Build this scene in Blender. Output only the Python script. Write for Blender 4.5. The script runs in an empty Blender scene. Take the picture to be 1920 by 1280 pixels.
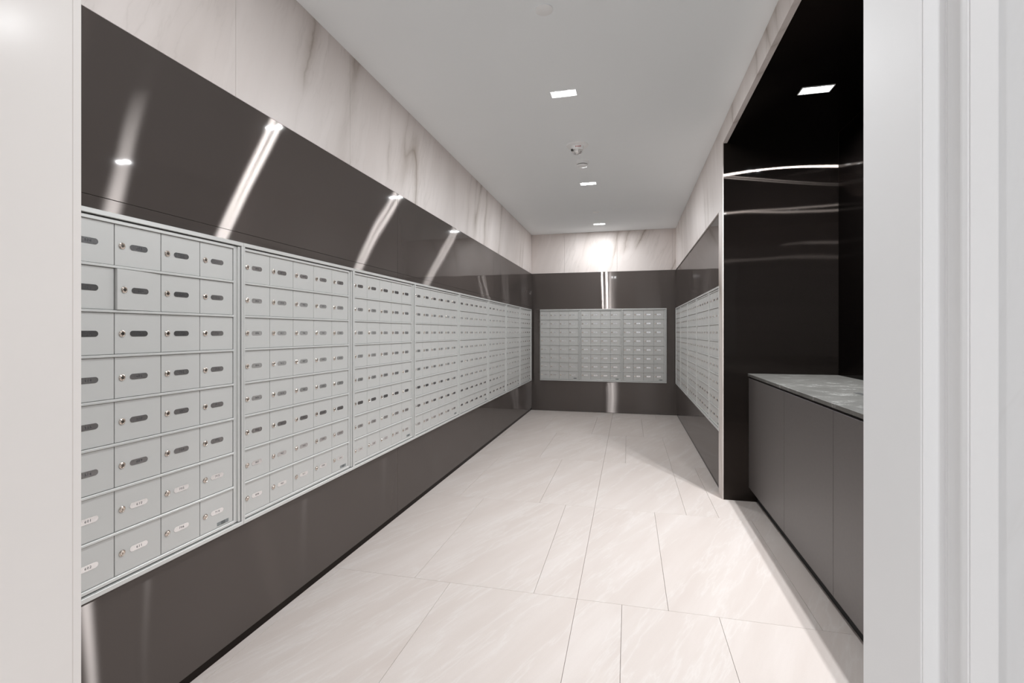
import bpy, bmesh, math, random
from mathutils import Vector, Matrix
random.seed(7)
S = bpy.context.scene
COL = S.collection

# ------------------------------------------------------------------ camera, world, exposure
CAM_H = 1.215
cd = bpy.data.cameras.new('camera'); cam = bpy.data.objects.new('camera', cd); COL.objects.link(cam)
cd.sensor_width = 36.0; cd.lens = 36.0 * 907.0 / 1920.0
cd.shift_y = -18.0 / 1920.0; cd.clip_start = 0.02
cam.location = (0, 0, CAM_H); cam.rotation_euler = (math.pi / 2, 0, math.atan(219.0 / 907.0))
S.camera = cam
w = bpy.data.worlds.new('world'); S.world = w; w.use_nodes = True
w.node_tree.nodes['Background'].inputs[0].default_value = (0.9, 0.95, 1, 1)
w.node_tree.nodes['Background'].inputs[1].default_value = 0.4
S.view_settings.view_transform = 'Standard'; S.view_settings.look = 'None'
S.view_settings.gamma = 1.0; S.view_settings.use_curve_mapping = False
S.view_settings.exposure = 0.64
S.cycles.max_bounces = 14; S.cycles.diffuse_bounces = 10; S.cycles.glossy_bounces = 6
S.cycles.sample_clamp_indirect = 4.0
S.cycles.caustics_reflective = False; S.cycles.caustics_refractive = False
LAMP = 5.2          # watts per lens of the corridor downlights
LAMP_ALCOVE = 16.0
LAMP_LOBBY_FILL = 7.2  # watts per lens of the added fill lamps behind the camera

# ------------------------------------------------------------------ dimensions (metres)
XL, XR = -1.47, 0.672          # corridor side walls
YB = 7.40                      # back wall
H = CAM_H + 1.508              # ceiling
ZD = CAM_H + 0.904             # top of dark metal band
MT, MB_ = CAM_H + 0.346, CAM_H - 0.748   # mailbox banks, top and bottom
YJ = 3.77                      # alcove end wall
XA = 1.405                     # alcove back wall
ZA = CAM_H + 1.372             # alcove ceiling
YF0, YF1 = 0.45, 0.573         # front wall with the doorway
XDL, XDR = -0.827, 0.236       # doorway reveals
JP = 0.010                     # marble jamb proud of the metal panels
BASE = 0.035

# ------------------------------------------------------------------ materials
def new_mat(name):
    m = bpy.data.materials.new(name); m.use_nodes = True
    nt = m.node_tree; return m, nt, nt.nodes['Principled BSDF'], nt.nodes['Material Output']
def N(nt, t, **kw):
    n = nt.nodes.new(t)
    for k, v in kw.items(): setattr(n, k, v)
    return n
def math_node(nt, op, a, b=None):
    n = N(nt, 'ShaderNodeMath', operation=op)
    for i, v in enumerate((a, b)):
        if v is None: continue
        if isinstance(v, (int, float)): n.inputs[i].default_value = v
        else: nt.links.new(v, n.inputs[i])
    return n.outputs[0]
def noise(nt, vec, scale, detail=3.0, rough=0.5):
    n = N(nt, 'ShaderNodeTexNoise'); n.inputs['Scale'].default_value = scale
    n.inputs['Detail'].default_value = detail; n.inputs['Roughness'].default_value = rough
    nt.links.new(vec, n.inputs['Vector']); return n.outputs['Fac']
def ramp(nt, fac, stops):
    r = N(nt, 'ShaderNodeValToRGB'); e = r.color_ramp.elements
    while len(e) < len(stops): e.new(0.5)
    for i, (p, c) in enumerate(stops):
        e[i].position = p; e[i].color = (c[0], c[1], c[2], 1) if not isinstance(c, (int, float)) else (c, c, c, 1)
    nt.links.new(fac, r.inputs[0]); return r.outputs[0]
def mixc(nt, fac, a, b, blend='MIX'):
    m = N(nt, 'ShaderNodeMix', data_type='RGBA', blend_type=blend)
    if isinstance(fac, (int, float)): m.inputs[0].default_value = fac
    else: nt.links.new(fac, m.inputs[0])
    for s, v in ((6, a), (7, b)):
        if isinstance(v, tuple): m.inputs[s].default_value = (v[0], v[1], v[2], 1)
        else: nt.links.new(v, m.inputs[s])
    return m.outputs[2]
def bump(nt, h, strength, dist=0.01):
    b = N(nt, 'ShaderNodeBump'); b.inputs['Strength'].default_value = strength; b.inputs['Distance'].default_value = dist
    nt.links.new(h, b.inputs['Height']); return b.outputs[0]
def plain(name, col, rough=0.5, metal=0.0, emit=None, spec=None, nscale=0, nstr=0.04, coat=0):
    m, nt, p, o = new_mat(name)
    p.inputs['Base Color'].default_value = (*col, 1); p.inputs['Roughness'].default_value = rough
    p.inputs['Metallic'].default_value = metal
    if spec is not None: p.inputs['Specular IOR Level'].default_value = spec
    if coat: p.inputs['Coat Weight'].default_value = coat; p.inputs['Coat Roughness'].default_value = 0.08
    if emit: p.inputs['Emission Color'].default_value = (*emit[0], 1); p.inputs['Emission Strength'].default_value = emit[1]
    if nscale:
        tc = N(nt, 'ShaderNodeTexCoord'); f = noise(nt, tc.outputs['Object'], nscale, 4)
        c = ramp(nt, f, [(0.3, tuple(x * (1 - nstr) for x in col)), (0.7, tuple(min(1, x * (1 + nstr)) for x in col))])
        nt.links.new(c, p.inputs['Base Color'])
    return m

def marble_mat(name='marble_cladding', lo=(0.68, 0.62, 0.59), hi=(0.77, 0.715, 0.69)):
    m, nt, p, o = new_mat(name)
    g = N(nt, 'ShaderNodeTexCoord'); sp = N(nt, 'ShaderNodeSeparateXYZ'); nt.links.new(g.outputs['Object'], sp.inputs[0])
    x, y, z = sp.outputs
    s = math_node(nt, 'ADD', x, y); s = math_node(nt, 'SUBTRACT', s, math_node(nt, 'MULTIPLY', z, 0.30))
    cv = N(nt, 'ShaderNodeCombineXYZ'); nt.links.new(s, cv.inputs[0]); nt.links.new(z, cv.inputs[1])
    wob = noise(nt, cv.outputs[0], 2.2, 5, 0.6)
    s2 = math_node(nt, 'ADD', s, math_node(nt, 'MULTIPLY', math_node(nt, 'SUBTRACT', wob, 0.5), 0.13))
    c2 = N(nt, 'ShaderNodeCombineXYZ'); nt.links.new(s2, c2.inputs[0]); nt.links.new(math_node(nt, 'MULTIPLY', z, 0.12), c2.inputs[1])
    n1 = noise(nt, c2.outputs[0], 1.7, 1, 0.5)
    r1 = math_node(nt, 'ABSOLUTE', math_node(nt, 'SUBTRACT', n1, 0.5))
    v1 = ramp(nt, r1, [(0.0, 1.0), (0.006, 0.55), (0.03, 0.16), (0.09, 0.0)])
    msk = ramp(nt, noise(nt, cv.outputs[0], 1.4, 2), [(0.42, 0.12), (0.62, 1.0)])
    n2 = noise(nt, c2.outputs[0], 7.0, 4, 0.6)
    r2 = math_node(nt, 'ABSOLUTE', math_node(nt, 'SUBTRACT', n2, 0.5))
    v2 = ramp(nt, r2, [(0.0, 0.22), (0.012, 0.08), (0.06, 0.0)])
    cloud = noise(nt, c2.outputs[0], 3.5, 4, 0.55)
    base = ramp(nt, cloud, [(0.3, lo), (0.7, hi)])
    c = mixc(nt, math_node(nt, 'MULTIPLY', v2, msk), base, (0.36, 0.32, 0.29))
    c = mixc(nt, math_node(nt, 'MULTIPLY', math_node(nt, 'MULTIPLY', v1, msk), 0.85), c, (0.27, 0.215, 0.17))
    nt.links.new(c, p.inputs['Base Color']); p.inputs['Roughness'].default_value = 0.42; p.inputs['Specular IOR Level'].default_value = 0.25
    return m

def floor_mat():
    m, nt, p, o = new_mat('floor_porcelain')
    g = N(nt, 'ShaderNodeTexCoord'); oi = N(nt, 'ShaderNodeObjectInfo')
    mp = N(nt, 'ShaderNodeMapping'); mp.inputs['Rotation'].default_value = (0, 0, math.radians(-66))
    ad = N(nt, 'ShaderNodeVectorMath', operation='ADD'); cb = N(nt, 'ShaderNodeCombineXYZ')
    nt.links.new(math_node(nt, 'MULTIPLY', oi.outputs['Random'], 23.0), cb.inputs[0])
    nt.links.new(math_node(nt, 'MULTIPLY', oi.outputs['Random'], 11.0), cb.inputs[1])
    nt.links.new(g.outputs['Object'], ad.inputs[0]); nt.links.new(cb.outputs[0], ad.inputs[1])
    nt.links.new(ad.outputs[0], mp.inputs[0])
    sc = N(nt, 'ShaderNodeMapping'); sc.inputs['Scale'].default_value = (0.6, 4.2, 1); nt.links.new(mp.outputs[0], sc.inputs[0])
    a = noise(nt, sc.outputs[0], 1.7, 6, 0.6)
    f = noise(nt, g.outputs['Object'], 190, 3, 0.7)
    base = ramp(nt, a, [(0.28, (0.545, 0.480, 0.445)), (0.5, (0.572, 0.512, 0.478)), (0.74, (0.615, 0.56, 0.53))])
    vv = math_node(nt, 'ABSOLUTE', math_node(nt, 'SUBTRACT', noise(nt, sc.outputs[0], 0.9, 5, 0.65), 0.5))
    v = ramp(nt, vv, [(0.0, 0.40), (0.008, 0.18), (0.03, 0.0)])
    base = mixc(nt, v, base, (0.67, 0.635, 0.61))
    base = mixc(nt, ramp(nt, f, [(0.35, 0.0), (0.7, 0.14)]), base, (0.45, 0.40, 0.36))
    nt.links.new(base, p.inputs['Base Color']); p.inputs['Roughness'].default_value = 0.52
    p.inputs['Specular IOR Level'].default_value = 0.35
    nt.links.new(bump(nt, f, 0.08, 0.002), p.inputs['Normal'])
    return m

def brushed_mat(name, col, diff, alpha_rough=0.22, aniso=0.90, coat_r=0.04, wav=0.5, ior=1.5, spec=0.62):
    """dark satin metal laminate: brushed metal under a clear lacquer; the grain follows the UV u axis"""
    m = bpy.data.materials.new(name); m.use_nodes = True; nt = m.node_tree
    for n in list(nt.nodes):
        if n.type == 'BSDF_PRINCIPLED': nt.nodes.remove(n)
    o = [n for n in nt.nodes if n.type == 'OUTPUT_MATERIAL'][0]
    tan = N(nt, 'ShaderNodeTangent', direction_type='UV_MAP'); tan.uv_map = 'grain'
    tc = N(nt, 'ShaderNodeTexCoord')
    lo = noise(nt, tc.outputs['Object'], 1.6, 1, 0.4)
    bm = bump(nt, lo, wav, 0.006)
    d = N(nt, 'ShaderNodeBsdfDiffuse'); d.inputs[0].default_value = (*diff, 1)
    g = N(nt, 'ShaderNodeBsdfAnisotropic', distribution='BECKMANN'); g.inputs['Color'].default_value = (*col, 1)
    g.inputs['Roughness'].default_value = alpha_rough; g.inputs['Anisotropy'].default_value = aniso
    nt.links.new(tan.outputs[0], g.inputs['Tangent']); nt.links.new(bm, g.inputs['Normal'])
    mx = N(nt, 'ShaderNodeMixShader'); mx.inputs[0].default_value = spec
    nt.links.new(d.outputs[0], mx.inputs[1]); nt.links.new(g.outputs[0], mx.inputs[2])
    fr = N(nt, 'ShaderNodeFresnel'); fr.inputs[0].default_value = ior
    c = N(nt, 'ShaderNodeBsdfAnisotropic'); c.inputs['Roughness'].default_value = coat_r; c.inputs['Color'].default_value = (0.9, 0.9, 0.9, 1)
    nt.links.new(bm, c.inputs['Normal'])
    m2 = N(nt, 'ShaderNodeMixShader'); nt.links.new(fr.outputs[0], m2.inputs[0])
    nt.links.new(mx.outputs[0], m2.inputs[1]); nt.links.new(c.outputs[0], m2.inputs[2])
    nt.links.new(m2.outputs[0], o.inputs['Surface'])
    return m

M = {}
M['marble'] = marble_mat()
M['marble_cool_lit'] = marble_mat('marble_cool_light_tint', (0.68, 0.69, 0.70), (0.76, 0.77, 0.78))  # same marble; cooler lobby light is put into its colour
M['floor'] = floor_mat()
M['bronze'] = brushed_mat('brushed_bronze_laminate', (0.19, 0.17, 0.16), (0.098, 0.084, 0.078), spec=0.5, ior=1.19)
M['black'] = brushed_mat('brushed_black_laminate', (0.055, 0.046, 0.041), (0.004, 0.0032, 0.003), alpha_rough=0.19, aniso=0.93, ior=1.1)
M['ceiling'] = plain('white_ceiling_paint', (0.93, 0.965, 0.98), 0.8, nscale=3, nstr=0.01)
M['white'] = plain('white_enamel', (0.82, 0.83, 0.84), 0.5, nscale=4, nstr=0.01)
M['plastic'] = plain('white_plastic', (0.92, 0.93, 0.93), 0.4, nscale=6, nstr=0.02)
M['backing'] = plain('wall_core', (0.10, 0.095, 0.09), 0.9, nscale=8)
M['grout'] = plain('grout', (0.42, 0.385, 0.35), 0.9, nscale=50)
M['alu'] = plain('anodised_aluminium', (0.585, 0.585, 0.57), 0.42, 0.15, nscale=2.5, nstr=0.02)
M['alu_frame'] = plain('aluminium_extrusion', (0.67, 0.675, 0.66), 0.36, 0.3, nscale=2.5, nstr=0.02)
M['gap'] = plain('dark_recess', (0.02, 0.02, 0.02), 0.9, nscale=9)
M['chrome'] = plain('lock_chrome', (0.70, 0.63, 0.57), 0.2, 1.0, nscale=30)
M['key'] = plain('keyway_black', (0.03, 0.025, 0.02), 0.5, nscale=30)
M['tag'] = plain('number_tag_film', (0.85, 0.85, 0.86), 0.17, 0.95, nscale=30)
M['ink'] = plain('tag_ink', (0.05, 0.05, 0.055), 0.6, nscale=30)
M['decal'] = plain('grey_decal', (0.26, 0.28, 0.28), 0.5, nscale=300, nstr=0.3)
M['decal_ink'] = plain('decal_ink', (0.12, 0.13, 0.13), 0.5, nscale=30)
M['cab'] = plain('cabinet_grey_laminate', (0.086, 0.077, 0.074), 0.42, nscale=60, nstr=0.05)
M['lens'] = plain('lamp_lens', (1, 1, 1), 0.3, emit=((0.97, 0.98, 1.0), 9.0))
M['lens_alcove'] = plain('lamp_lens_alcove', (1, 1, 1), 0.3, emit=((0.97, 0.98, 1.0), 9.0))
M['lens_lobby_fill'] = plain('lamp_lens_lobby_fill', (1, 1, 1), 0.3, emit=((0.97, 0.98, 1.0), 9.0))
M['glow'] = plain('lit_diffuser', (1, 1, 1), 0.4, emit=((0.98, 0.98, 1.0), 1.6))
M['glass'] = plain('strobe_lens', (0.75, 0.75, 0.74), 0.08, 0.55, nscale=30)
M['red'] = plain('red_print', (0.45, 0.12, 0.10), 0.6, nscale=30)
def counter_mat():
    m, nt, p, o = new_mat('dark_stone_worktop')
    tc = N(nt, 'ShaderNodeTexCoord')
    a = noise(nt, tc.outputs['Object'], 4, 6, 0.65)
    base = ramp(nt, a, [(0.3, (0.075, 0.073, 0.067)), (0.7, (0.115, 0.112, 0.104))])
    mp = N(nt, 'ShaderNodeMapping'); mp.inputs['Scale'].default_value = (1, 3.5, 1); mp.inputs['Rotation'].default_value = (0, 0, 0.5)
    nt.links.new(tc.outputs['Object'], mp.inputs[0])
    v = math_node(nt, 'ABSOLUTE', math_node(nt, 'SUBTRACT', noise(nt, mp.outputs[0], 2.2, 7, 0.7), 0.5))
    v = ramp(nt, v, [(0.0, 0.8), (0.004, 0.3), (0.012, 0.0)])
    msk = ramp(nt, noise(nt, tc.outputs['Object'], 9, 3), [(0.5, 0.0), (0.62, 1.0)])
    c = mixc(nt, math_node(nt, 'MULTIPLY', v, msk), base, (0.6, 0.6, 0.58))
    nt.links.new(c, p.inputs['Base Color']); p.inputs['Roughness'].default_value = 0.38
    return m
M['counter'] = counter_mat()

# ------------------------------------------------------------------ mesh helpers
def add_box(bm, x0, x1, y0, y1, z0, z1, mi=0, bevel=0.0):
    vs = [bm.verts.new((x, y, z)) for x in (x0, x1) for y in (y0, y1) for z in (z0, z1)]
    idx = [(0, 1, 3, 2), (4, 6, 7, 5), (0, 4, 5, 1), (2, 3, 7, 6), (0, 2, 6, 4), (1, 5, 7, 3)]
    fs = [bm.faces.new([vs[i] for i in f]) for f in idx]
    for f in fs: f.material_index = mi
    if bevel:
        es = list({e for f in fs for e in f.edges})
        r = bmesh.ops.bevel(bm, geom=es, offset=bevel, segments=1, affect='EDGES')
        for f in r['faces']: f.material_index = mi
    return fs
def add_disc(bm, cx, cz, y0, y1, r0, r1, seg=20, mi=0, cap=True):
    """ring of a lathe about the local y axis, from y0 (radius r0) to y1 (radius r1), capped at y1"""
    a = [bm.verts.new((cx + r0 * math.cos(t), y0, cz + r0 * math.sin(t))) for t in [2 * math.pi * i / seg for i in range(seg)]]
    b = [bm.verts.new((cx + r1 * math.cos(t), y1, cz + r1 * math.sin(t))) for t in [2 * math.pi * i / seg for i in range(seg)]]
    for i in range(seg):
        f = bm.faces.new((a[i], a[(i + 1) % seg], b[(i + 1) % seg], b[i])); f.material_index = mi
    if cap:
        f = bm.faces.new(b); f.material_index = mi
def lathe_z(bm, prof, seg=40, mi=0, cap=True):
    """prof: (radius, z) list; last ring is capped"""
    rings = []
    for r, z in prof:
        rings.append([bm.verts.new((r * math.cos(2 * math.pi * i / seg), r * math.sin(2 * math.pi * i / seg), z)) for i in range(seg)])
    for a, b in zip(rings, rings[1:]):
        for i in range(seg):
            f = bm.faces.new((a[i], a[(i + 1) % seg], b[(i + 1) % seg], b[i])); f.material_index = mi
    if cap: bm.faces.new(rings[-1]).material_index = mi
def finish(bm, name, mats, grain=None, smooth=False):
    bmesh.ops.recalc_face_normals(bm, faces=bm.faces[:])
    if grain is not None:
        uvl = bm.loops.layers.uv.new('grain'); g = Vector(grain)
        for f in bm.faces:
            n = f.normal; gg = g if abs(n.dot(g)) < 0.9 else Vector((n.y, n.z, n.x))
            t = n.cross(gg)
            for l in f.loops: l[uvl].uv = (l.vert.co.dot(gg), l.vert.co.dot(t))
    me = bpy.data.meshes.new(name); bm.to_mesh(me); bm.free()
    for m in (mats if isinstance(mats, (list, tuple)) else [mats]): me.materials.append(m)
    if smooth:
        me.shade_smooth()
        try: me.set_sharp_from_angle(angle=math.radians(35))
        except Exception: pass
    return me
def link(name, me, parent=None, label=None):
    o = bpy.data.objects.new(name, me); COL.objects.link(o)
    if parent is not None: o.parent = parent
    if label: o['label'] = label
    return o
def empty(name, loc=(0, 0, 0), rz=0.0, rx=0.0):
    o = bpy.data.objects.new(name, None); COL.objects.link(o); o.empty_display_size = 0.1
    o.location = loc; o.rotation_euler = (rx, 0, rz); return o
def thing(name, label, cat, loc=(0, 0, 0), rz=0.0, group=None):
    o = empty(name, loc, rz); o['label'] = label; o['category'] = cat
    if group: o['group'] = group
    return o
def structure(name, label, cat='wall'):
    o = empty(name); o['kind'] = 'structure'; o['label'] = label; o['category'] = cat; return o
def part_box(name, parent, mat, x0, x1, y0, y1, z0, z1, bevel=0.0, grain=None, label=None):
    bm = bmesh.new(); add_box(bm, x0, x1, y0, y1, z0, z1, 0, bevel)
    return link(name, finish(bm, name, mat, grain), parent, label)

# ------------------------------------------------------------------ floor
floor = structure('floor', 'pale stone-look porcelain tile floor of the mail room', 'floor')
part_box('slab', floor, M['grout'], -4, 3, -5, YB + 0.2, -0.12, -0.0095)
G = 0.0007
YROW = [0.98, 2.21, 3.39, 4.60, 5.80, 7.00, 8.2]
PA = [-1.60, -1.44, -0.842, -0.229, -0.03, 0.374, 0.974, 1.50]
PB = [-1.60, -1.03, -0.43, -0.229, 0.168, 0.768, 1.37, 1.50]
PC = [-1.60, -1.22, -0.618, -0.229, 0.372, 0.573, 1.172, 1.50]
rows = [PA, PB, PC, PA, PB, PC]
def tile(x0, x1, y0, y1):
    bm = bmesh.new(); add_box(bm, x0 + G, x1 - G, y0 + G, y1 - G, -0.0094, 0.0, 0)
    top = [e for e in bm.edges if all(v.co.z > -0.001 for v in e.verts)]
    bmesh.ops.bevel(bm, geom=top, offset=0.0006, segments=1, affect='EDGES')
    link('floor_tile', finish(bm, 'floor_tile', M['floor']), floor)
for i in range(6):
    for a, b in zip(rows[i], rows[i][1:]):
        tile(a, b, YROW[i], min(YROW[i + 1], YB + 0.1))
for a, b in zip(PB, PB[1:]): tile(a, b, -0.25, 0.98)
ly = [-5.0, -3.8, -2.6, -1.45, -0.25]
for y0, y1 in zip(ly, ly[1:]):
    for k in range(6): tile(-4 + k * 1.1667, -4 + (k + 1) * 1.1667, y0, y1)
for x0, x1 in ((-4, -2.8), (-2.8, -1.6), (1.5, 3.0)): tile(x0, x1, -0.25, 0.98)

# ------------------------------------------------------------------ ceiling
ceil = structure('ceiling', 'smooth white painted ceiling above the corridor', 'ceiling')
part_box('ceiling_panel', ceil, M['ceiling'], XL - 0.1, XR + 0.02, YF1 - 0.02, YB + 0.1, H, H + 0.1)
lob = structure('ceiling_lobby', 'white lobby ceiling behind the camera', 'ceiling')
part_box('ceiling_panel', lob, M['ceiling'], -4, 3, -5, YF0 + 0.05, H, H + 0.1)

# ------------------------------------------------------------------ walls
T = 0.03
wl = structure('wall_left', 'left wall, dark brushed metal below pale veined marble')
part_box('wall_core', wl, M['backing'], XL - 0.2, XL - T, YF1 - 0.1, YB + 0.2, 0, H)
def ybreaks(lo, hi, marks):
    return [lo] + [m for m in marks if lo + 0.05 < m < hi - 0.05] + [hi]
g = 0.0008
seams = [0.785 * k - 0.01 for k in range(1, 10)]
bs = ybreaks(YF1, YB, seams)
for a, b in zip(bs, bs[1:]): part_box('marble_panel', wl, M['marble'], XL - T, XL, a + g, b - g, ZD, H, 0.0008)
for nm, z0, z1, marks in (('metal_panel', MT + 0.040, ZD, [2.90, 5.20]), ('metal_strip', MT, MT + 0.040, [2.90, 5.20]),
                          ('metal_panel', BASE, MB_, [2.90, 5.20])):
    bs = ybreaks(YF1, YB, marks)
    for a, b in zip(bs, bs[1:]): part_box(nm, wl, M['bronze'], XL - T, XL, a + g, b - g, z0 + 0.0006, z1 - 0.0006, 0.0006, grain=(0, 1, 0))
part_box('metal_panel', wl, M['bronze'], XL - T, XL, 7.310, YB - g, MB_, MT, 0, grain=(0, 1, 0))
part_box('metal_panel', wl, M['bronze'], XL - T, XL, YF1, 0.806, MB_, MT, 0, grain=(0, 1, 0))
part_box('base_strip', wl, M['black'], XL - T, XL - 0.008, YF1, YB, 0, BASE, 0, grain=(0, 1, 0))

wb = structure('wall_back', 'far end wall, marble band over dark brushed metal')
part_box('wall_core', wb, M['backing'], XL - 0.2, XR + 0.2, YB + T, YB + 0.2, 0, H)
xm = [XL, XL + 0.51, XL + 1.30, XL + 2.09, XR]
for a, b in zip(xm, xm[1:]): part_box('marble_panel', wb, M['marble'], a + g, b - g, YB, YB + T, ZD, H, 0.0008)
XB0 = -1.338; XBW = 0.625
part_box('metal_panel', wb, M['bronze'], XL, XR, YB, YB + T, MT, ZD - 0.001, 0, grain=(1, 0, 0))
part_box('metal_panel', wb, M['bronze'], XL, XR, YB, YB + T, 0.004, MB_, 0, grain=(1, 0, 0))
part_box('metal_panel', wb, M['bronze'], XL, XB0, YB, YB + T, MB_, MT, 0, grain=(1, 0, 0))
part_box('metal_panel', wb, M['bronze'], XB0 + 3 * XBW, XR, YB, YB + T, MB_, MT, 0, grain=(1, 0, 0))

wr = structure('wall_right', 'right wall with marble band, jamb and lintel around the alcove')
XJ = XR - JP
part_box('wall_core', wr, M['backing'], XR + T, XR + 0.2, YJ + 0.03, YB + 0.2, 0, H)
ys = ybreaks(YJ, YB, [4.15, 4.94, 5.72, 6.51, 7.29])
for a, b in zip(ys, ys[1:]): part_box('marble_panel', wr, M['marble'], XJ, XR + T, (YJ + T + 0.001 if a == YJ else a + g), b - g, ZD, H, 0.0008)
bm = bmesh.new(); add_box(bm, XJ, XJ + 0.0055, YJ - 0.001, YJ + T + 0.001, 0, ZD - 0.001); add_box(bm, XJ, XR + T, YJ + T + 0.001, 3.93, 0, ZD - 0.001)
link('marble_jamb', finish(bm, 'marble_jamb', M['marble']), wr)
part_box('marble_panel', wr, M['marble'], XJ, XJ + 0.0055, YJ - 0.001, YJ + T, ZD, H)
ys = [YF1, 1.05, 1.83, 2.62, 3.41, YJ]
for a, b in zip(ys, ys[1:]): part_box('marble_lintel', wr, M['marble'], XJ, XR + 0.02, a + g, b - g, ZA - 0.006, H, 0.0008)
for nm, z0, z1, marks in (('metal_panel', MT, ZD, [5.9]), ('metal_panel', BASE, MB_, [5.9])):
    bs = ybreaks(3.93, YB, marks)
    for a, b in zip(bs, bs[1:]): part_box(nm, wr, M['bronze'], XR, XR + T, a + g, b - g, z0 + 0.0006, z1 - 0.0006, 0.0006, grain=(0, 1, 0))
part_box('metal_panel', wr, M['bronze'], XR, XR + T, 7.346, YB - g, MB_, MT, 0, grain=(0, 1, 0))
part_box('base_strip', wr, M['black'], XR + 0.008, XR + T, 3.93, YB, 0, BASE, 0, grain=(0, 1, 0))

# alcove
we = structure('wall_alcove_end', 'dark end wall of the alcove with horizontal light streaks')
part_box('metal_panel', we, M['black'], XJ + 0.006, XA, YJ, YJ + T, 0.0, ZA, 0, grain=(0, 0, 1))
wa = structure('wall_alcove_back', 'black back wall of the alcove above the worktop')
part_box('wall_core', wa, M['backing'], XA + T, XA + 0.15, YF0, YJ + 0.15, 0, H)
for y0, y1 in ((YF1, 1.35), (1.35, 3.09), (3.09, YJ)):
    for z0, z1 in ((0, 0.955), (0.955, CAM_H + 0.923), (CAM_H + 0.923, ZA)):
        part_box('metal_panel', wa, M['black'], XA, XA + T, y0 + g, y1 - g, z0 + 0.0006, z1 - 0.0006, 0, grain=(0, 1, 0))
ca = structure('ceiling_alcove', 'black ceiling of the alcove around its downlight', 'ceiling')
for y0, y1 in ((YF1, 1.55), (1.55, 3.08), (3.08, YJ + 0.02)):
    part_box('metal_panel', ca, M['black'], XR + 0.021, XA, y0 + g, y1 - g, ZA, ZA + 0.03, 0, grain=(0, 1, 0))
part_box('ceiling_core', ca, M['backing'], XR + 0.021, XA + 0.15, YF1 - 0.1, YJ + 0.1, ZA + 0.031, H + 0.1)

# front wall with the doorway the camera looks through
wf = structure('wall_front', 'pale marble wall around the doorway in the foreground')
part_box('marble_panel', wf, M['marble'], -4, XDL, YF0, YF1 - 0.012, 0, H)
M['marble_jamb'] = plain('polished_marble_jamb', (0.83, 0.795, 0.77), 0.17, nscale=2.0, nstr=0.02, spec=0.05)
part_box('marble_return', wf, M['marble_jamb'], XDL - 0.01, XDL + 0.001, YF0, YF1 - 0.0125, 0, H)
part_box('edge_trim', wf, M['marble_jamb'], XDL - 0.02, XDL + 0.0012, YF1 - 0.012, YF1, 0, H, 0.0006)
part_box('wall_core', wf, M['white'], -1.60, XDL - 0.021, YF1 - 0.0119, YF1, 0, H)
part_box('marble_panel', wf, M['marble_cool_lit'], 0.2765, 3.0, 0.452, YF1 - 0.02, 0, H)
part_box('wall_core', wf, M['white'], 0.2600, 1.60, YF1 - 0.019, YF1, 0, H)
# right steel door frame: stepped profile extruded upward
df = structure('door_frame_1', 'white stepped steel door frame at the right of the view', 'door frame')
pr = [(XDR, YF1), (XDR, 0.4700), (0.2538, 0.4700), (0.2538, 0.4437), (0.2738, 0.4437), (0.2738, YF1 - 0.02), (0.259, YF1 - 0.02), (0.259, YF1)]
bm = bmesh.new()
lo = [bm.verts.new((x, y, 0)) for x, y in pr]; hi = [bm.verts.new((x, y, H - 0.001)) for x, y in pr]
bm.faces.new(lo); bm.faces.new(hi)
for i in range(len(pr)): bm.faces.new((lo[i], lo[(i + 1) % len(pr)], hi[(i + 1) % len(pr)], hi[i]))
ve = [e for e in bm.edges if abs(e.verts[0].co.z - e.verts[1].co.z) > 1]
bmesh.ops.bevel(bm, geom=ve, offset=0.0012, segments=2, affect='EDGES')
link('frame_profile', finish(bm, 'frame_profile', M['white']), df)
# lobby behind the camera
for nm, b in (('wall_lobby_left', (-4.1, -4, -5, YF1, 0, H)), ('wall_lobby_right', (3, 3.1, -5, YF1, 0, H)), ('wall_lobby_rear', (-4, 3, -5.1, -5, 0, H))):
    s = structure(nm, 'pale lobby wall behind the camera'); part_box('marble_panel', s, M['marble_cool_lit'], *b)

# ------------------------------------------------------------------ mailbox banks
CW = 0.1455; RH = 0.1305; NR = 8
SL, SR = 0.0080, 0.0415
HB = MT - MB_
Z0 = (HB - NR * RH) / 2 + 0.004
# digits as cached glyph meshes
GLY = {}
def glyph(ch):
    if ch in GLY: return GLY[ch]
    cu = bpy.data.curves.new('g', 'FONT'); cu.body = ch; cu.size = 1.0; cu.resolution_u = 2
    o = bpy.data.objects.new('g', cu); COL.objects.link(o)
    dg = bpy.context.evaluated_depsgraph_get(); dg.update()
    me = bpy.data.meshes.new_from_object(o.evaluated_get(dg))
    vs = [(v.co.x, v.co.y) for v in me.vertices]; fs = [tuple(p.vertices) for p in me.polygons]
    xs = [v[0] for v in vs]; GLY[ch] = (vs, fs, min(xs), max(xs))
    bpy.data.objects.remove(o); bpy.data.curves.remove(cu); bpy.data.meshes.remove(me)
    return GLY[ch]
def text_into(bm, s, cx, cz, y, size, mi):
    adv = 0.62 * size; x = cx - adv * len(s) / 2
    for ch in s:
        vs, fs, a, b = glyph(ch); off = x + adv / 2 - (a + b) / 2 * size
        V = [bm.verts.new((off + vx * size, y, cz + (vz - 0.34) * size)) for vx, vz in vs]
        for f in fs:
            try: bm.faces.new([V[i] for i in f]).material_index = mi
            except ValueError: pass
        x += adv
DF = -0.004      # door face (local y, towards the viewer is negative)
def door_mesh():
    bm = bmesh.new(); add_box(bm, 0.0011, CW - 0.0011, DF, 0.008, 0.0012, RH - 0.0085, 0, 0.0007)
    return finish(bm, 'door', M['alu'])
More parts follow.
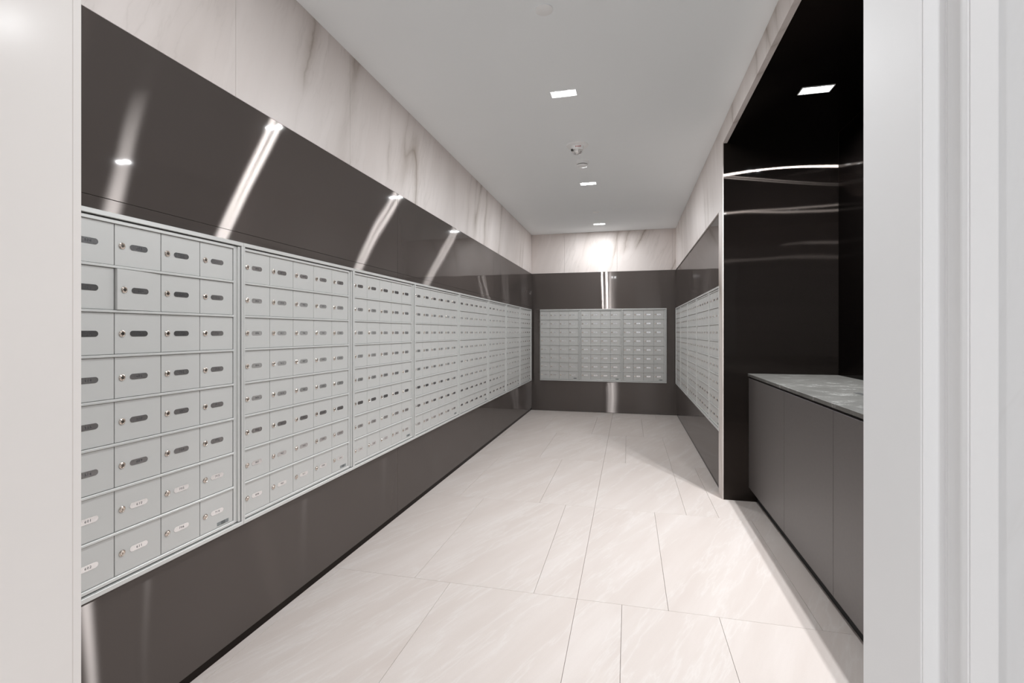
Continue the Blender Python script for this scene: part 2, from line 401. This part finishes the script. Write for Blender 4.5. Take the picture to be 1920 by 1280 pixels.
def lock_mesh():
    bm = bmesh.new()
    add_disc(bm, 0, 0, DF + 0.001, DF - 0.0022, 0.0096, 0.0094, 22, 0, False)
    add_disc(bm, 0, 0, DF - 0.0022, DF - 0.0030, 0.0094, 0.0078, 22, 0, False)
    add_disc(bm, 0, 0, DF - 0.0030, DF - 0.0020, 0.0078, 0.0070, 22, 0, False)
    add_disc(bm, 0, 0, DF - 0.0020, DF - 0.0036, 0.0070, 0.0052, 22, 0, True)
    add_box(bm, -0.0008, 0.0008, DF - 0.0040, DF - 0.003, -0.0042, 0.0016, 1)
    return finish(bm, 'lock', [M['chrome'], M['key']], smooth=True)
DOOR = door_mesh(); LOCK = lock_mesh()
TAGW, TAGH = 0.0560, 0.0170
def tag_mesh(s):
    bm = bmesh.new(); r = TAGH / 2; hw = TAGW / 2 - r
    pts = [(hw + r * math.cos(t), r * math.sin(t)) for t in [math.pi * (i / 8 - 0.5) for i in range(9)]]
    pts += [(-hw - r * math.cos(t), -r * math.sin(t)) for t in [math.pi * (i / 8 - 0.5) for i in range(9)]]
    f = [bm.verts.new((x, DF - 0.0010, z)) for x, z in pts]; b = [bm.verts.new((x, DF + 0.0005, z)) for x, z in pts]
    bm.faces.new(f); n = len(pts)
    for i in range(n): bm.faces.new((f[i], f[(i + 1) % n], b[(i + 1) % n], b[i]))
    text_into(bm, s, 0.001, 0.0, DF - 0.0013, 0.0105, 1)
    me = finish(bm, 'number_tag', [M['tag'], M['ink']])
    # ink must face the viewer
    return me
def frame_mesh(nc, sl, sr):
    W = nc * CW + sl + sr; bm = bmesh.new(); oh = 0.0145; gp = 0.0005
    add_box(bm, gp, W - gp, -0.016, 0.02, HB - oh, HB - gp, 0, 0.001)
    add_box(bm, gp, W - gp, -0.016, 0.02, gp, oh, 0, 0.001)
    add_box(bm, gp, sl - 0.001, -0.016, 0.02, oh, HB - oh, 0, 0.001)
    ow = 0.0105
    add_box(bm, W - ow, W - gp, -0.016, 0.02, oh, HB - oh, 0, 0.001)
    # inner rims: a wide hinge stile on the right, slim bars above and below the doors
    x0 = W - sr + 0.002; x1 = W - ow - 0.0045; xm = x1 - 0.009
    add_box(bm, x0, xm, -0.0055, 0.012, oh + 0.004, HB - oh - 0.004, 0, 0.0008)
    add_box(bm, xm, x1, -0.0125, 0.012, oh + 0.004, HB - oh - 0.004, 0, 0.0010)
    add_box(bm, sl, x0 - 0.001, -0.0095, 0.012, HB - oh - 0.0142, HB - oh - 0.004, 0, 0.0010)
    add_box(bm, sl, x0 - 0.001, -0.0095, 0.012, oh + 0.0045, oh + 0.0148, 0, 0.0010)
    return finish(bm, 'frame', M['alu_frame']), W
def rail_mesh(nc, sl):
    bm = bmesh.new()
    add_box(bm, sl, sl + nc * CW + 0.001, -0.0095, 0.008, -0.0075, 0.0, 0, 0.0012)
    return finish(bm, 'rail', M['alu_frame'])
CACHE = {}
def decal_mesh():
    bm = bmesh.new(); add_box(bm, -0.026, 0.026, DF - 0.0006, DF + 0.0005, -0.0065, 0.0065, 0)
    add_box(bm, -0.008, 0.010, DF - 0.0009, DF - 0.0005, -0.0060, 0.0062, 1)
    for z in (-0.004, 0.0005, 0.0045):
        for x in (-0.021, -0.014, 0.014, 0.020): add_box(bm, x - 0.0026, x + 0.0026, DF - 0.0009, DF - 0.0005, z - 0.0006, z + 0.0006, 1)
    return finish(bm, 'decal', [M['decal'], M['decal_ink']])
DECAL = decal_mesh()
def bank(loc, rz, nc, numbers, label, group, ajar=None, sr=SR):
    key = (nc, round(sr, 5)); side = SL
    if key not in CACHE:
        fm, W = frame_mesh(nc, SL, sr)
        bm = bmesh.new(); add_box(bm, 0.002, W - 0.002, 0.0155, 0.0195, 0.002, HB - 0.002, 0)
        CACHE[key] = (fm, W, rail_mesh(nc, side), finish(bm, 'casing', M['gap']))
    fm, W, rm, cm = CACHE[key]
    root = thing('mailbox_bank', label, 'mailboxes', loc, rz, group)
    link('casing', cm, root); link('frame', fm, root)
    for r in range(1, NR):
        o = link('rail', rm, root); o.location = (0, 0, Z0 + (NR - r) * RH)
    it = iter(numbers)
    for c in range(nc):
        for r in range(NR):
            d = link('door', DOOR, root); d.location = (side + c * CW, 0, Z0 + (NR - 1 - r) * RH)
            zc = RH / 2 - 0.004
            l = link('lock', LOCK, d); l.location = (0.0215, 0, zc)
            t = link('number_tag', tag_mesh(next(it)), d); t.location = (0.0725, 0, zc)
            if ajar == (c, r):
                # hinge on the right: pivot about the right edge, left edge swings out
                a = math.radians(3.6)
                d.rotation_euler = (0, 0, a)
                px = side + (c + 1) * CW
                d.location = (px - CW * math.cos(a), -CW * math.sin(a), d.location[2])
                d['label'] = 'mailbox door standing slightly ajar'
            if c == nc - 1 and r == NR - 1:
                k = link('decal', DECAL, d, 'small grey maker decal'); k.location = (CW - 0.047, 0, 0.013)
    return root
def numbering():
    f = 8
    while True:
        for n in range(1, 15):
            if n == 13: continue
            yield '%d%02d' % (f, n)
        f += 1
        if f == 13: f = 14
        if f > 99: f = 8
gen = numbering()
def take(n): return [next(gen) for _ in range(n)]
first = ['500', '501', '502', '503', '504', '505', '506', '507'] \
    + ['508', '511', '512', '514', '515', '516', '601', '602'] + ['603', '604', '605', '606', '608', '609', '610', '611'] \
    + ['612', '614', '701', '702', '703', '704', '705', '706'] + ['707', '708', '709', '710', '711', '712', '713', '714']
left = [(5, 'silver mailbox bank nearest the doorway on the left wall, one door ajar'),
        (5, 'second silver mailbox bank from the doorway on the left wall'),
        (5, 'third silver mailbox bank from the doorway on the left wall'),
        (6, 'fourth mailbox bank from the doorway on the left wall, six columns wide'),
        (6, 'fifth mailbox bank from the doorway on the left wall, six columns wide'),
        (5, 'sixth silver mailbox bank from the doorway on the left wall'),
        (5, 'second to last mailbox bank on the left wall before the far corner'),
        (5, 'last mailbox bank on the left wall, beside the far corner')]
y = 0.806
for i, (nc, lab) in enumerate(left):
    bank((XL, y, MB_), math.pi / 2, nc, first if i == 0 else take(nc * 8), lab, 'mailbox banks along the left wall', ajar=(2, 1) if i == 0 else None)
    y += nc * CW + SL + SR
for i, lab in enumerate(('left silver mailbox bank on the far end wall', 'middle silver mailbox bank on the far end wall', 'right silver mailbox bank on the far end wall')):
    bank((XB0 + i * XBW, YB, MB_), 0, 4, take(32), lab, 'mailbox banks on the far end wall', sr=XBW - 4 * CW - SL)
y = 7.346
right = [(4, 'mailbox bank in the far corner of the right wall'),
         (5, 'second mailbox bank from the far corner on the right wall'),
         (5, 'third mailbox bank from the far corner on the right wall'),
         (5, 'fourth mailbox bank from the far corner on the right wall'),
         (3, 'mailbox bank on the right wall cut off by the marble jamb')]
for nc, lab in right:
    bank((XR, y, MB_), -math.pi / 2, nc, take(nc * 8), lab, 'mailbox banks along the right wall')
    y -= nc * CW + SL + SR

# ------------------------------------------------------------------ alcove cabinets and worktop
XC = 0.835; ZT = CAM_H - 0.298; TH = 0.020
def cabinet(y0, y1, doors, label):
    root = thing('base_cabinet', label, 'cabinet', ((XC + XA) / 2, (y0 + y1) / 2, 0), 0, 'grey base cabinets in the alcove')
    ox, oy = root.location[0], root.location[1]
    def pb(nm, m, x0, x1, a, b, z0, z1, bev=0):
        return part_box(nm, root, m, x0 - ox, x1 - ox, a - oy, b - oy, z0, z1, bev)
    pb('carcass', M['cab'], XC + 0.020, XA - 0.003, y0 + 0.0015, y1 - 0.0015, 0.105, ZT - TH - 0.001)
    pb('toe_kick', M['gap'], XC + 0.058, XA - 0.05, y0 + 0.001, y1 - 0.001, 0.0, 0.1045)
    n = len(doors) - 1
    for a, b in zip(doors, doors[1:]):
        pb('door', M['cab'], XC, XC + 0.019, a + 0.0015, b - 0.0015, 0.103, ZT - TH - 0.012, 0.0008)
cabinet(2.955, YJ - 0.002, [2.955, YJ - 0.002], 'grey base cabinet at the far end, against the dark end wall')
cabinet(2.294, 2.955, [2.294, 2.955], 'middle grey base cabinet of the three in view')
cabinet(1.633, 2.294, [1.633, 2.294], 'grey base cabinet cut off by the white door frame')
wt = thing('worktop', 'dark stone worktop lying along the grey cabinets in the alcove', 'worktop', ((XC + XA) / 2, 2.3, ZT - TH))
ox, oy = wt.location[0], wt.location[1]
part_box('slab', wt, M['counter'], XC - 0.006 - ox, XA - 0.0005 - ox, YF1 + 0.002 - oy, YJ - 0.0006 - oy, 0.0, TH, 0.0022)
part_box('slot', wt, M['gap'], 1.07 - ox, 1.10 - ox, 2.30 - oy, 2.70 - oy, TH - 0.002, TH + 0.0006, 0, label='narrow black slot in the worktop')
cb = thing('base_cabinet', 'grey base cabinet behind the white door frame, nearest the doorway', 'cabinet', ((XC + XA) / 2, 1.1, 0), 0, 'grey base cabinets in the alcove')
ox, oy = cb.location[0], cb.location[1]
part_box('carcass', cb, M['cab'], XC + 0.020 - ox, XA - 0.003 - ox, YF1 + 0.002 - oy, 1.6315 - oy, 0.105, ZT - TH - 0.001)
part_box('toe_kick', cb, M['gap'], XC + 0.058 - ox, XA - 0.05 - ox, YF1 + 0.002 - oy, 1.632 - oy, 0, 0.1045)
for a, b in ((YF1 + 0.002, 1.1), (1.1, 1.633)):
    part_box('door', cb, M['cab'], XC - ox, XC + 0.019 - ox, a + 0.0015 - oy, b - 0.0015 - oy, 0.103, ZT - TH - 0.012, 0.0008)

# ------------------------------------------------------------------ ceiling fittings
def downlight(x, y, z, label, lens, group=None, dim=1.0, along_x=True, size=(0.165, 0.085)):
    root = thing('downlight', label, 'ceiling light', (x, y, z), 0 if along_x else math.pi / 2, group)
    hw, hh = size[0] / 2, size[1] / 2; t = 0.004
    bm = bmesh.new()
    add_box(bm, -hw, hw, -hh, -hh + t, -0.004, 0, 0); add_box(bm, -hw, hw, hh - t, hh, -0.004, 0, 0)
    add_box(bm, -hw, -hw + t, -hh + t, hh - t, -0.004, 0, 0); add_box(bm, hw - t, hw, -hh + t, hh - t, -0.004, 0, 0)
    link('housing', finish(bm, 'housing', M['plastic']), root)
    part_box('diffuser', root, M['glow'], -hw + t, hw - t, -hh + t, hh - t, -0.0009, 0, label='frosted diffuser plate')
    for sx in (-1, 1):
        bm = bmesh.new()
        lathe_z(bm, [(0.034, -0.0010), (0.033, -0.0025), (0.028, -0.0034)], 20)
        o = link('lens', finish(bm, 'lens', lens), root); o.location = (sx * 0.038, 0, 0)
        ld = bpy.data.lights.new('beam', 'AREA'); ld.shape = 'DISK'; ld.size = 0.032
        ld.energy = {M['lens']: LAMP, M['lens_alcove']: LAMP_ALCOVE}.get(lens, LAMP_LOBBY_FILL) * dim
        ld.color = (0.96, 0.98, 1.0); ld.spread = math.radians(158 if lens == M['lens_alcove'] else 180)
        lo_ = bpy.data.objects.new('beam', ld); COL.objects.link(lo_); lo_.parent = root; lo_.location = (sx * 0.038, 0, -0.0042)
    return root
GD = 'twin-lens downlights along the corridor ceiling'
downlight(-0.40, 1.15, H, 'ceiling downlight just above the doorway, out of the frame', M['lens'], GD)
downlight(-0.40, 3.05, H, 'nearest and largest twin downlight on the white ceiling', M['lens'], GD)
downlight(-0.40, 4.96, H, 'middle ceiling downlight just beyond the smoke detector', M['lens'], GD)
downlight(-0.40, 6.86, H, 'farthest ceiling downlight close to the end wall', M['lens'], GD, dim=0.92)
downlight(1.03, 3.066, ZA, 'downlight in the black alcove ceiling', M['lens_alcove'])
downlight(1.03, 1.55, ZA, 'second alcove downlight hidden behind the door frame', M['lens_alcove'], dim=0.5)
for i, (x, y_) in enumerate(((-1.8, -1.2), (0.6, -1.2), (-1.8, -3.2), (0.6, -3.2))):  # unseen lamps added to brighten the doorway surrounds
    lab = '%s added lobby fill light on the %s side behind the camera' % ('near' if y_ > -2 else 'far', 'left' if x < 0 else 'right')
    downlight(x, y_, H, lab, M['lens_lobby_fill'], 'added lobby fill lights behind the camera')

def disc_thing(name, label, x, y, r, t, cat='sprinkler cover'):
    bm = bmesh.new(); lathe_z(bm, [(r * 0.97, 0), (r * 0.97, -t * 0.5), (r, -t * 0.5), (r, -t * 0.9), (r * 0.97, -t)], 40)
    o = link(name, finish(bm, name, M['plastic'], smooth=True)); o.location = (x, y, H); o['label'] = label; o['category'] = cat
    return o
disc_thing('sprinkler_cover', 'round white sprinkler cover plate nearest the camera on the ceiling', -0.385, 2.235, 0.041, 0.006)
disc_thing('sprinkler_cover', 'tiny round sprinkler cover plate far down the ceiling before the last downlight', -0.40, 6.17, 0.041, 0.006)
# fire alarm strobe
st = thing('fire_alarm_strobe', 'round white fire alarm strobe with clear lens on the ceiling', 'alarm', (-0.405, 3.92, H))
bm = bmesh.new(); lathe_z(bm, [(0.088, 0), (0.089, -0.004), (0.085, -0.011), (0.060, -0.014)], 48)
link('mounting_plate', finish(bm, 'mounting_plate', M['plastic'], smooth=True), st)
bm = bmesh.new(); lathe_z(bm, [(0.053, -0.012), (0.050, -0.043), (0.046, -0.046)], 40)
for k in range(4): add_box(bm, -0.008 + k * 0.012, -0.002 + k * 0.012, -0.0525, -0.048, -0.034, -0.024, 1)
link('body', finish(bm, 'body', [M['plastic'], M['red']], smooth=True), st)
bm = bmesh.new(); lathe_z(bm, [(0.044, -0.044), (0.041, -0.058), (0.030, -0.070), (0.012, -0.076)], 24)
ln = link('strobe_lens', finish(bm, 'strobe_lens', M['glass']), st)
bm = bmesh.new(); add_box(bm, -0.046, -0.030, -0.044, -0.020, -0.056, -0.0425, 0, 0.002)
link('bracket', finish(bm, 'bracket', M['key']), st)
# smoke detector
sd = thing('smoke_detector', 'white dome smoke detector with dark vents beyond the alarm strobe', 'detector', (-0.40, 4.31, H))
bm = bmesh.new(); lathe_z(bm, [(0.057, 0), (0.057, -0.012), (0.053, -0.028)], 40); link('base', finish(bm, 'base', M['plastic'], smooth=True), sd)
bm = bmesh.new(); lathe_z(bm, [(0.046, -0.026), (0.045, -0.034)], 40); link('vent', finish(bm, 'vent', M['key']), sd)
bm = bmesh.new(); lathe_z(bm, [(0.040, -0.030), (0.049, -0.034), (0.048, -0.038), (0.044, -0.043), (0.030, -0.048)], 40); link('cap', finish(bm, 'cap', M['plastic'], smooth=True), sd)
